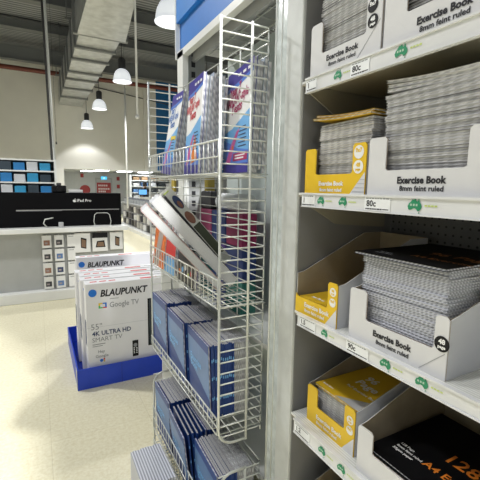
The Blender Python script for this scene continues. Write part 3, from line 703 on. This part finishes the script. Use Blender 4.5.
for (x, y, w, h, st, lb, lean) in ((.545, 1.77, .19, .19, 'orange', 'orange patterned book facing out at far end of second basket', 6), (.548, 1.62, .14, .15, 'red', 'red and blue book facing out in middle of second basket', 5), (.55, 1.38, .20, .13, 'dark', 'dark book with coloured dots low in second basket under leaning books', 4)):
    t = thing('paperback', lb, 'book'); t.matrix_world = Matrix.Translation((x-.02, y, 1.15)) @ Matrix.Rotation(R(lean), 4, 'Y')
    workbook_front(t, w, h, .014, st)

# ------------------------------------------------------------------ blue notebooks in the third and fourth baskets
nb_w, nb_h, nb_d = .245, .285, .0072
def nb_mesh(rev):
    m = MB(); d = nb_d
    if not rev:   # spine towards the camera side (low Y)
        m.box(.0004, d-.0003, .003, nb_w-.003, .002, nb_h, PAGEV); m.box(0, .0004, 0, nb_w, 0, nb_h-.003, BLUEC); m.box(d-.0003, d, 0, nb_w, 0, nb_h-.003, BLUEC); m.box(0, d, 0, .0012, 0, nb_h, BLUEC)
        for z in (.07, .15, .22): m.box(d*.2, d*.8, -.0006, .0, z, z+.012, SKYP)
    else:
        m.box(.0008, d-.0008, .002, nb_w-.004, .002, nb_h-.004, PAGEG); m.box(0, .0008, 0, nb_w, 0, nb_h, GREYC); m.box(d-.0008, d, 0, nb_w, 0, nb_h, GREYC)
    return m.mesh('notebook')
NB = [nb_mesh(False), nb_mesh(True)]
def nb_stack(x, y, z, n, nblue, lean, yaw, where, group, step=.0074, first=None):
    Mb = Matrix.Translation((x, y, z)) @ Matrix.Rotation(R(yaw), 4, 'Z')
    for i in range(n):
        off = Matrix.Translation((step*i+.004, random.uniform(-.004, .004), random.uniform(-.003, .003))) @ Matrix.Rotation(R(lean*(1-i/n)), 4, 'Y') @ Matrix.Rotation(random.uniform(-.01, .01), 4, 'X')
        if i == 0:
            t = thing('notebook', 'blue notebook cover facing out at front of the %s stack' % where, 'notebook', group=group)
            t.matrix_world = Mb @ off @ Matrix.Translation((-.004, 0, 0))
            workbook_front(t, nb_w, nb_h, nb_d, 'blue')
        else:
            o = bpy.data.objects.new('notebook', NB[0 if i < nblue else 1]); COL.objects.link(o); o.matrix_world = Mb @ off
            tag(o, '%s notebook, %s from front, %s stack' % ('blue' if i < nblue else 'grey', nth(i), where), 'notebook', group)
rnd(21)
G3 = 'notebooks in the third basket'; G4 = 'notebooks in the lowest rack'
nb_stack(.530, 1.215, .690, 21, 13, -2, -3, 'nearest third basket', G3)
nb_stack(.528, 1.475, .690, 21, 17, -2, -2, 'middle third basket', G3)
nb_stack(.524, 1.728, .704, 21, 17, -1, -1, 'farthest third basket', G3)
nb_stack(.530, 1.700, .206, 20, 15, -2, 0, 'farthest lowest rack', G4)
nb_stack(.526, 1.425, .206, 5, 5, -6, -3, 'middle lowest rack', G4, .014)
nb_stack(.600, 1.425, .206, 12, 9, 0, -1, 'middle rear lowest rack', G4)
nb_stack(.540, 1.150, .206, 19, 10, -2, -2, 'nearest lowest rack', G4)
PADTOP = stripes('pad_page_tops', (.34, .35, .40), (.72, .73, .78), 'X', 26, .3, .8)
hd = thing('pad_holder', 'low wire holder with striped writing pads at foot of the rack', 'holder', (0, 0, 0))
m = MB()
for z in (.03, .12): m.tube([(.325, 1.44, z), (.478, 1.44, z), (.478, 1.72, z), (.325, 1.72, z)], .003, WIRE, 6, closed=True)
for x, y in ((.325, 1.44), (.478, 1.44), (.478, 1.72), (.325, 1.72)): m.rod((x, y, 0), (x, y, .125), .003, WIRE)
m.build('wire_frame', hd)
pm = MB().box(.0004, .0116, .001, .249, .0, .29, PADTOP); pm.box(0, .0006, 0, .25, 0, .288, CARDI); pm.box(.0114, .012, 0, .25, 0, .288, CARDI)
pm = pm.mesh('writing_pad')
for i in range(12):
    o = bpy.data.objects.new('writing_pad', pm); COL.objects.link(o); o.location = (.331+i*.0121, 1.455+random.uniform(-.004, .004), .001)
    tag(o, 'striped writing pad standing at foot of rack, %s from the aisle side' % nth(i), 'pad', 'writing pads at the foot of the rack')

# ------------------------------------------------------------------ televisions in the blue tray
tr = thing('cardboard_tray', 'bright blue display tray on the floor holding television cartons', 'tray', (.2, 2.96, 0))
m = MB().box(0, 1.75, -.004, .006, 0, .165, TRAYB); m.box(.325, .329, -.0065, -.004, 0, .165, mat('blue_seam', (.008, .035, .36), .5)); m.build('front_panel', tr)
MB().box(0, .01, .006, .99, 0, .17, TRAYB).build('side_panel', tr)
MB().box(.01, 1.75, .98, .99, 0, .17, TRAYB).build('back_panel', tr)
MB().box(.01, 1.75, .006, .98, 0, .006, TRAYB).build('base', tr)
MB().box(-.003, 0, 0, .07, 0, .16, mat('grey_tape', (.55, .55, .52))).build('corner_tape', tr)
def tv_box(x, y, z, label, front=False, h=.80):
    t = thing('television_carton', label, 'box', (x, y, z), 0, 'television cartons by the blue tray')
    W, D = 1.34, .125
    MB().bbox(0, W, 0, D, 0, h, TVW, .004).build('carton', t)
    M = FY(0, -.0002, 0); l = MB()
    l.disc(.05, h-.072, .030, BLUEDOT, M, .0004); l.text('BLAUPUNKT', .073, .105, h-.105, INK, M, .0026, .22, w=.001, fit=.365)
    T = Matrix.Translation((0, 0, h+.0004))
    for k in range(3): l.box(.04+k*.07, .09+k*.07, .05, .075, 0, .0004, REDP, T)
    l.box(.42, .56, .02, .06, 0, .0004, REDP, T)
    for k in range(4): l.box(.6+k*.1, .66+k*.1, .05, .07, 0, .0004, GREYPRINT, T)
    l.box(-.0006, 0, .03, .11, .3, .5, NAVYP)
    l.build('carton_lettering', t)
    if front:
        l = MB()
        YT = mat('yellow_flash', (.75, .55, .04))
        l.rect(.09, .15, h-.198, h-.155, REDP, M, .0004); l.rect(.09, .12, h-.198, h-.176, mat('green_tile', (.1, .5, .15)), M, .0008); l.rect(.12, .15, h-.19, h-.155, BLUEDOT, M, .0008); l.rect(.09, .12, h-.176, h-.155, YT, M, .001)
        l.rect(.102, .138, h-.188, h-.165, TVW, M, .0012)
        l.text('Google TV', .060, .172, h-.198, GREYPRINT, M, .0003, w=.001, fit=.225)
        l.text('55"', .066, .03, h-.362, GREYPRINT, M, 0, w=.001, fit=.08); l.text('4K ULTRA HD', .050, .035, h-.412, NAVYP, M, .0012, w=.001, fit=.295); l.text('SMART TV', .050, .035, h-.462, GREYPRINT, M, 0, w=.001, fit=.225)
        l.rect(.035, .13, h-.485, h-.479, GREYPRINT, M, .0006); l.rect(.035, .11, h-.50, h-.495, GREYPRINT, M, .0006)
        l.rect(0, 1.34, h-.345, h-.342, CARDI, M, .0003); l.rect(.175, .24, h-.132, h-.128, GREYPRINT, M, .0006)
        l.text('Hey', .034, .075, h-.555, GREYPRINT, M, .0004, w=.001, fit=.05); l.text('Google', .034, .055, h-.592, GREYPRINT, M, .0004, w=.001, fit=.095)
        l.disc(.098, h-.618, .013, BLUEDOT, M, .0006, .0004, 12); l.disc(.118, h-.610, .007, REDP, M, .0006, .0004, 10); l.disc(.118, h-.626, .007, YT, M, .0006, .0004, 10)
        l.build('feature_lettering', t)
        p = MB().rect(.467, 1.28, h-.565, h-.165, BLACKG, M, .0004); p.rect(.477, 1.27, h-.555, h-.175, mat('tv_picture', (.03, .04, .045), .3, noise=.5, nscale=9), M, .0008); p.build('screen_picture', t)
        p = MB().rect(.338, .385, h-.635, h-.50, BLACK, M, .0004); p.disc(.3615, h-.54, .016, GREYPRINT, M, .001)
        for k in range(4): p.rect(.346, .356, h-.61+k*.014, h-.603+k*.014, WPRINT, M, .001); p.rect(.367, .377, h-.61+k*.014, h-.603+k*.014, WPRINT, M, .001)
        p.build('remote_picture', t)
    return t
tv_box(.285, 2.995, .012, 'white television carton standing frontmost in the blue tray', True)
tv_box(.265, 3.15, .012, 'white television carton standing second from front in blue tray')
tv_box(.275, 3.30, .012, 'white television carton standing third from front in blue tray')
tv_box(.255, 3.45, .012, 'white television carton standing fourth from front in blue tray')
tv_box(.315, 4.08, .0, 'white television carton standing rearmost on the floor behind the blue tray', False, .828)

# ------------------------------------------------------------------ tablet display counter
CY = 5.68
ct = thing('display_counter', 'white display counter with pegboard front behind television cartons', 'counter', (.3, CY, 0))
PEG = mat('pegboard_grey', (.40, .41, .40), .6, noise=.04)
MB().box(-1.4, .80, .03, .9, .14, .92, PEG).build('pegboard', ct)
m = MB().bbox(-1.42, .84, -.10, .95, .92, .985, WHITE, .008); m.build('counter_top', ct)
MB().bbox(-1.42, .82, -.10, .9, .0, .14, WHITE, .01).build('plinth', ct)
hb = thing('header_box', 'long black tablet display header standing on the white counter', 'display', (.3, CY, .986))
MB().bbox(-1.3, .79, .10, .40, 0, .46, BLACKG, .006).build('header_body', hb)
l = MB(); M = FY(0, .0995, 0)
M = M @ Matrix.Translation((.235, .05, 0)); l.text('iPad Pro', .055, -.045, .287, WPRINT, M, .0008, w=.001, fit=.19)
A = [(.5,.0),(.36,-.04),(.2,.02),(.06,.2),(.0,.45),(.06,.68),(.2,.8),(.35,.8),(.5,.74),(.65,.8),(.8,.79),(.92,.7),(.82,.55),(.8,.4),(.86,.28),(.97,.2),(.85,.03),(.7,-.04)]
l.poly([(-.095+a*.042, .283+b*.042) for a, b in A], .0004, WPRINT, M, .0006); l.poly([(-.073, .320), (-.062, .322), (-.058, .334), (-.068, .331)], .0004, WPRINT, M, .0006)
l.build('header_lettering', hb)
M = FY(0, .0995, .065); l = MB().rect(-.55, .76, .158, .168, mat('tablet_edge', (.5, .5, .5), .3, .6), M, .0006); l.rect(-.55, .0, .15, .157, GREYPRINT, M, .0006); l.build('tablet_picture', hb)
ts = thing('tablet_stand', 'small tablet on clear stand at right of counter top', 'tablet', (.80, CY-.03, .986))
MB().bbox(-.085, .085, -.02, -.005, .03, .17, BLACKG, .006).build('tablet', ts)
m = MB()
for s in (-1, 1): m.tube([(s*.10, -.04, .01), (s*.115, -.03, .07), (s*.10, -.01, .16), (s*.07, .0, .185), (0, .0, .185)], .005, WIRE, 6)
m.bbox(-.12, .12, -.06, .06, 0, .012, CARD, .004); m.build('stand', ts)
cb = thing('charging_cable', 'white charging cable with grey plug at left of counter top', 'cable', (.18, CY-.04, .986))
MB().tube([(-.08, 0, .01), (-.12, 0, .06), (-.10, .02, .11), (0, .03, .13)], .009, WIRE, 6).build('cable', cb); MB().bbox(.06, .12, -.03, .03, 0, .07, mat('plug_grey', (.45, .46, .48)), .006).build('plug', cb)
t = thing('camera', 'black camera lying on top of the black display header', 'camera', (.28, CY+.24, 1.447))
MB().bbox(-.09, .09, -.05, .05, 0, .10, BLACK, .014).build('camera_body', t)
MB().add(*(lambda v: (v.v, v.f))(MB().tube([(0, -.05, .05), (0, -.12, .05)], .035, BLACK, 14)), BLACK).build('lens', t); MB().bbox(-.03, .03, -.03, .03, .1, .135, DARK, .006).build('viewfinder', t)
tag(MB().bbox(.40, .58, CY+.14, CY+.30, 1.447, 1.49, CARD, .008).build('white_box'), 'small white box on black header right of the camera', 'box')

def peg_pack(x, z, w, h, lb, kind, gp, y=CY):
    t = thing('accessory_pack', lb, 'pack', (x, y, z), 0, gp)
    MB().bbox(-w/2, w/2, -.035, .0, 0, h, mat('pack_white', (.74, .74, .72), .5), .004).build('pack', t)
    M = FY(0, -.0355, 0); p = MB()
    if kind == 'cable': p.rect(-w*.32, w*.32, h*.2, h*.62, [DARK, NAVYP, mat('brown_photo', (.3, .15, .1)), BLUEL][int(x*97+z*31) % 4], M, .0004); p.rect(-w*.2, w*.1, h*.32, h*.46, mat('photo_tint', (.35, .3, .3)), M, .0008)
    elif kind == 'tablet':
        p.poly([(-w*.12, h*.25), (w*.22, h*.18), (w*.26, h*.7), (-w*.10, h*.78)], .0004, BLACK, M, .0004); p.poly([(-w*.08, h*.30), (w*.18, h*.24), (w*.21, h*.62), (-w*.06, h*.70)], .0004, mat('photo_warm', (.20, .12, .07)), M, .0008)
    elif kind == 'case':
        p.rect(-w*.5, w*.5, h*.72, h, BLACK, M, .0004); p.poly([(-w*.3, h*.22), (w*.35, h*.22), (w*.28, h*.58), (-w*.2, h*.55)], .0004, BLACK, M, .0004); p.poly([(-w*.22, h*.27), (w*.28, h*.27), (w*.22, h*.5), (-w*.14, h*.5)], .0004, mat('photo_warm', (.20, .12, .07)), M, .0008)
    elif kind == 'plain': p.rect(-w*.3, w*.3, h*.85, h*.9, GREYPRINT, M, .0004)
    p.build('pack_print', t)
    MB().rod((0, .03, h*1.02), (0, -.05, h*1.02), .004, WIRE).build('peg_hook', t)
rows = ['top', 'second', 'third', 'bottom']; cols = ['leftmost', 'middle', 'right']
for r_ in range(4):
    for c_ in range(3):
        peg_pack(.085+c_*.15, .715-r_*.188, .115 if c_ < 2 else .10, .165, 'small white hanging pack, %s column, %s row of the counter pegboard' % (cols[c_], rows[r_]), 'cable' if c_ < 2 else 'plain', 'small packs on the counter pegboard')
peg_pack(.53, .625, .205, .27, 'white tablet pack on pegboard, left of the black-topped pack', 'tablet', 'large packs on the counter pegboard')
peg_pack(.76, .625, .205, .27, 'black-topped case pack on the counter pegboard', 'case', 'large packs on the counter pegboard')
peg_pack(.985, .64, .175, .25, 'white tablet pack at right end of the counter pegboard', 'tablet', 'large packs on the counter pegboard')
for i, x in enumerate((.53, .76, .985)):
    tag(MB().box(x-.035, x+.035, CY-.055, CY-.05, .915-.0, .935, mat('red_ticket', (.6, .1, .08))).build('price_card'), 'small red price card above the %s large pack on the counter' % ['left', 'middle', 'right'][i], 'ticket')

# left shelf with blue boxes
ls = thing('left_shelf', 'tall pale shelf of blue boxes at left edge behind the counter', 'shelf', (0, 8, 0))
m = MB().box(.30, .34, -.35, .1, 0, 2.0, WHITE); m.box(-1.2, -1.16, -.35, .1, 0, 2.0, WHITE); m.box(-1.16, .3, .06, .1, 0, 2.0, mat('shelf_back_grey', (.35, .38, .4)))
m.build('frame', ls)
for z in (1.40, 1.60, 1.80, 1.99): MB().box(-1.16, .30, -.35, .06, z-.025, z, WHITE).build('shelf_board', ls)
k = 0
BX_ = [(.02, .2, .5), (.03, .05, .07), (.03, .3, .55), (.6, .62, .65)]
for ri, z in enumerate((1.401, 1.601, 1.801)):
    for ci in range(7):
        x = .15-ci*.2
        tag(MB().bbox(x-.08, x+.09, 7.68, 7.95, z, z+.13+.02*(ci % 2), mat('stock_%d' % ((ri+ci) % 4), BX_[(ri+ci) % 4], .5), .006).build('stock_box'), 'boxed item, %s from the right on the %s visible row of the left shelf' % (nth(ci), ['lowest', 'middle', 'highest'][ri]), 'box', 'boxes on the left shelf')

# gondola running away with grey bins and hanging packs
gd = thing('aisle_gondola', 'long grey product gondola running away behind the leaning books', 'shelf', (3.0, 0, 0))
MB().box(.0, .5, 8.2, 15.6, .13, .90, mat('gondola_back', (.30, .30, .31), .6)).build('gondola_body', gd)
MB().bbox(-.18, .55, 8.2, 15.6, 0, .12, WHITE, .01).build('plinth', gd)
MB().box(-.05, .5, 8.2, 15.6, .90, .94, mat('gondola_top', (.45, .46, .47))).build('top_board', gd)
for i in range(17):
    y = 8.4+i*.42
    t = thing('grey_bin', 'grey open bin, %s from the near end on the long gondola top' % nth(i), 'bin', (3.15, y, .941), 0, 'grey bins on the long gondola')
    m = MB(); GB = mat('bin_grey', (.20, .21, .23), .4)
    m.poly([(-.17, 0), (.17, 0), (.19, .18), (.17, .18), (.155, .015), (-.155, .015), (-.17, .18), (-.19, .18)], .26, GB, frame((0, 1, 0), (0, 0, 1), (1, 0, 0), (-.13, 0, 0)))
    m.build('bin_body', t); MB().box(-.145, -.13, -.17, .17, 0, .14, mat('bin_front', (.35, .37, .40), .3)).build('bin_front', t)
pk = [(.7, .7, .68), (.05, .05, .06), (.45, .44, .40), (.15, .14, .13), (.6, .58, .52), (.03, .03, .03)]
for r_ in range(3):
    for i in range(16):
        y = 8.4+i*.44+random.uniform(-.03, .03)
        cc = random.randrange(6)
        tag(MB().bbox(2.93, 2.99, y-.09, y+.09, .16+r_*.245, .16+r_*.245+random.uniform(.16, .21), mat('hung_%d' % cc, pk[cc], .5), .008).build('hanging_pack'), '%s hanging pack from the near end, %s row of the long gondola front' % (nth(i), ['bottom', 'middle', 'top'][r_]), 'pack', 'packs on the long gondola')

# far wall shelving
fs = thing('far_wall_shelving', 'wide white wall shelving at the far end of the store', 'shelf', (4.1, 19.6, 0))
m = MB().box(0, .05, -.4, 0, 0, 2.12, WHITE); m.box(5.0, 5.05, -.4, 0, 0, 2.12, WHITE); m.box(0, 5, -.03, 0, 0, 2.12, mat('far_shelf_back', (.45, .47, .5))); m.build('frame', fs)
for z in (.6, .95, 1.25, 1.55, 1.85, 2.1): MB().box(.05, 5, -.4, -.03, z-.04, z, WHITE).build('shelf_board', fs)
fc = [(.30, .19, .10), (.7, .72, .75), (.12, .25, .5), (.6, .6, .6), (.06, .07, .08)]
for ri, z in enumerate((.951, 1.251, 1.551, 1.851)):
    for ci in range(11):
        k = 0 if (ri == 3 or (ri == 2 and False)) and ci < 5 else 1+((ci*3+ri) % 4)
        if ri == 3 and ci >= 5: k = 3
        x = 4.25+ci*.42
        tag(MB().bbox(x, x+.30, 19.25, 19.5, z, z+.16+.02*(ci % 3), mat('far_stock_%d' % k, fc[k], .6), .01).build('stock_box'), '%s stock box from the left, %s row of the far wall shelving' % (nth(ci), ['lowest', 'second', 'third', 'highest'][ri]), 'box', 'stock on the far wall shelving')
# computer monitor and service desk with a person
dk = thing('service_desk', 'white service desk before the far wall shelving', 'desk', (4.2, 17.4, 0))
MB().bbox(0, 1.8, 0, .5, 0, 1.02, WHITE, .02).build('desk_body', dk); MB().bbox(-.05, 1.85, -.05, .55, 1.02, 1.06, WHITE, .01).build('desk_top', dk)
mn = thing('computer_monitor', 'small monitor with blue screen on far service desk', 'monitor', (4.0+.28, 17.5, 1.061))
MB().bbox(-.2, .2, 0, .04, .1, .36, DARK, .01).build('monitor_case', mn); MB().box(-.18, .18, -.004, 0, .12, .34, mat('blue_screen', (.1, .3, .6), .3, emit=(.15, .45, .9), estr=.9)).build('screen', mn); m = MB().bbox(-.1, .1, -.03, .09, 0, .015, DARK, .005); m.rod((0, .03, .01), (0, .03, .12), .015, DARK); m.build('stand', mn)

def person(loc, rz):
    t = thing('person', 'person in dark top standing behind the far service desk', 'person', loc, rz)
    J = {'pel': ((0, 0, .92), .15), 'waist': ((0, 0, 1.08), .135), 'chest': ((0, -.02, 1.30), .15), 'neck': ((0, -.03, 1.46), .06), 'head0': ((0, -.045, 1.56), .085), 'head': ((0, -.05, 1.65), .095), 'top': ((0, -.04, 1.72), .07)}
    E = [('pel', 'waist'), ('waist', 'chest'), ('chest', 'neck'), ('neck', 'head0'), ('head0', 'head'), ('head', 'top')]
    for s, n in ((-1, 'l'), (1, 'r')):
        J.update({'sh'+n: ((s*.18, -.02, 1.40), .065), 'el'+n: ((s*.24, -.04, 1.13), .048), 'wr'+n: ((s*.2, -.26, 1.07), .032), 'hip'+n: ((s*.09, 0, .86), .095), 'kn'+n: ((s*.10, -.02, .48), .065), 'an'+n: ((s*.10, .02, .09), .045), 'toe'+n: ((s*.11, -.15, .04), .04)})
        E += [('chest', 'sh'+n), ('sh'+n, 'el'+n), ('el'+n, 'wr'+n), ('pel', 'hip'+n), ('hip'+n, 'kn'+n), ('kn'+n, 'an'+n), ('an'+n, 'toe'+n)]
        base = Vector(J['wr'+n][0])
        for k in range(5):
            dx = (k-2)*.018*1.0; ln = (.06, .08, .085, .08, .065)[k]
            a = 'f%d%s' % (k, n); b_ = 'g%d%s' % (k, n)
            J[a] = ((base.x+dx, base.y-.06, base.z-.01), .011); J[b_] = ((base.x+dx*1.2, base.y-.06-ln, base.z-.03), .009)
            E += [('wr'+n, a), (a, b_)]
    names = list(J); me = bpy.data.meshes.new('body'); me.from_pydata([J[n][0] for n in names], [(names.index(a), names.index(b_)) for a, b_ in E], [])
    o = bpy.data.objects.new('body', me); COL.objects.link(o)
    md = o.modifiers.new('skin', 'SKIN'); o.modifiers.new('sub', 'SUBSURF').levels = 1; o.modifiers['sub'].render_levels = 1
    sv = me.skin_vertices[0].data
    for i, n in enumerate(names): sv[i].radius = (J[n][1], J[n][1]*(.75 if n in ('waist', 'chest', 'pel') else 1))
    sv[0].use_root = True
    dg = bpy.context.evaluated_depsgraph_get(); ev = bpy.data.meshes.new_from_object(o.evaluated_get(dg)); bpy.data.objects.remove(o)
    SK = mat('skin', (.50, .32, .24), .6); TOP = mat('dark_top', (.02, .022, .03), .8); TRS = mat('dark_trousers', (.03, .035, .05), .8)
    ev.materials.clear()
    for mm in (SK, TOP, TRS): ev.materials.append(mm)
    for p in ev.polygons:
        cz = p.center.z; cy = p.center.y; p.use_smooth = True
        p.material_index = 0 if (cz > 1.47 or cy < -.24 and cz > .5) else (1 if cz > .93 else 2)
    bo = bpy.data.objects.new('body', ev); COL.objects.link(bo); bo.parent = t
    m = MB(); m.lathe([(0, .13), (.06, .12), (.098, .07), (.11, .0), (.10, -.07), (.085, -.11)], mat('dark_hair', (.02, .015, .012), .7), 18, (0, -.025, 1.645)); m.build('hair', t)
    m = MB()
    for s in (-1, 1): m.lathe([(0, .012), (.012, 0), (0, -.012)], INK, 8, (s*.033, -.142, 1.645)); m.lathe([(0, .03), (.015, .01), (.015, -.02), (0, -.03)], SK, 8, (s*.10, -.04, 1.63))
    m.lathe([(0, .03), (.014, -.01), (0, -.02)], SK, 8, (0, -.15, 1.615)); m.box(-.025, .025, -.137, -.13, 1.565, 1.573, mat('lips', (.35, .12, .11))); m.build('face_features', t)
person((4.62, 18.5, 0), 0)

# ------------------------------------------------------------------ light
w = bpy.data.worlds.new('store_ambience'); S.world = w; w.use_nodes = True
w.node_tree.nodes['Background'].inputs[0].default_value = (.93, .97, 1.0, 1); w.node_tree.nodes['Background'].inputs[1].default_value = .27
S.view_settings.view_transform = 'Standard'; S.view_settings.look = 'None'; S.view_settings.gamma = 1; S.view_settings.exposure = -0.05
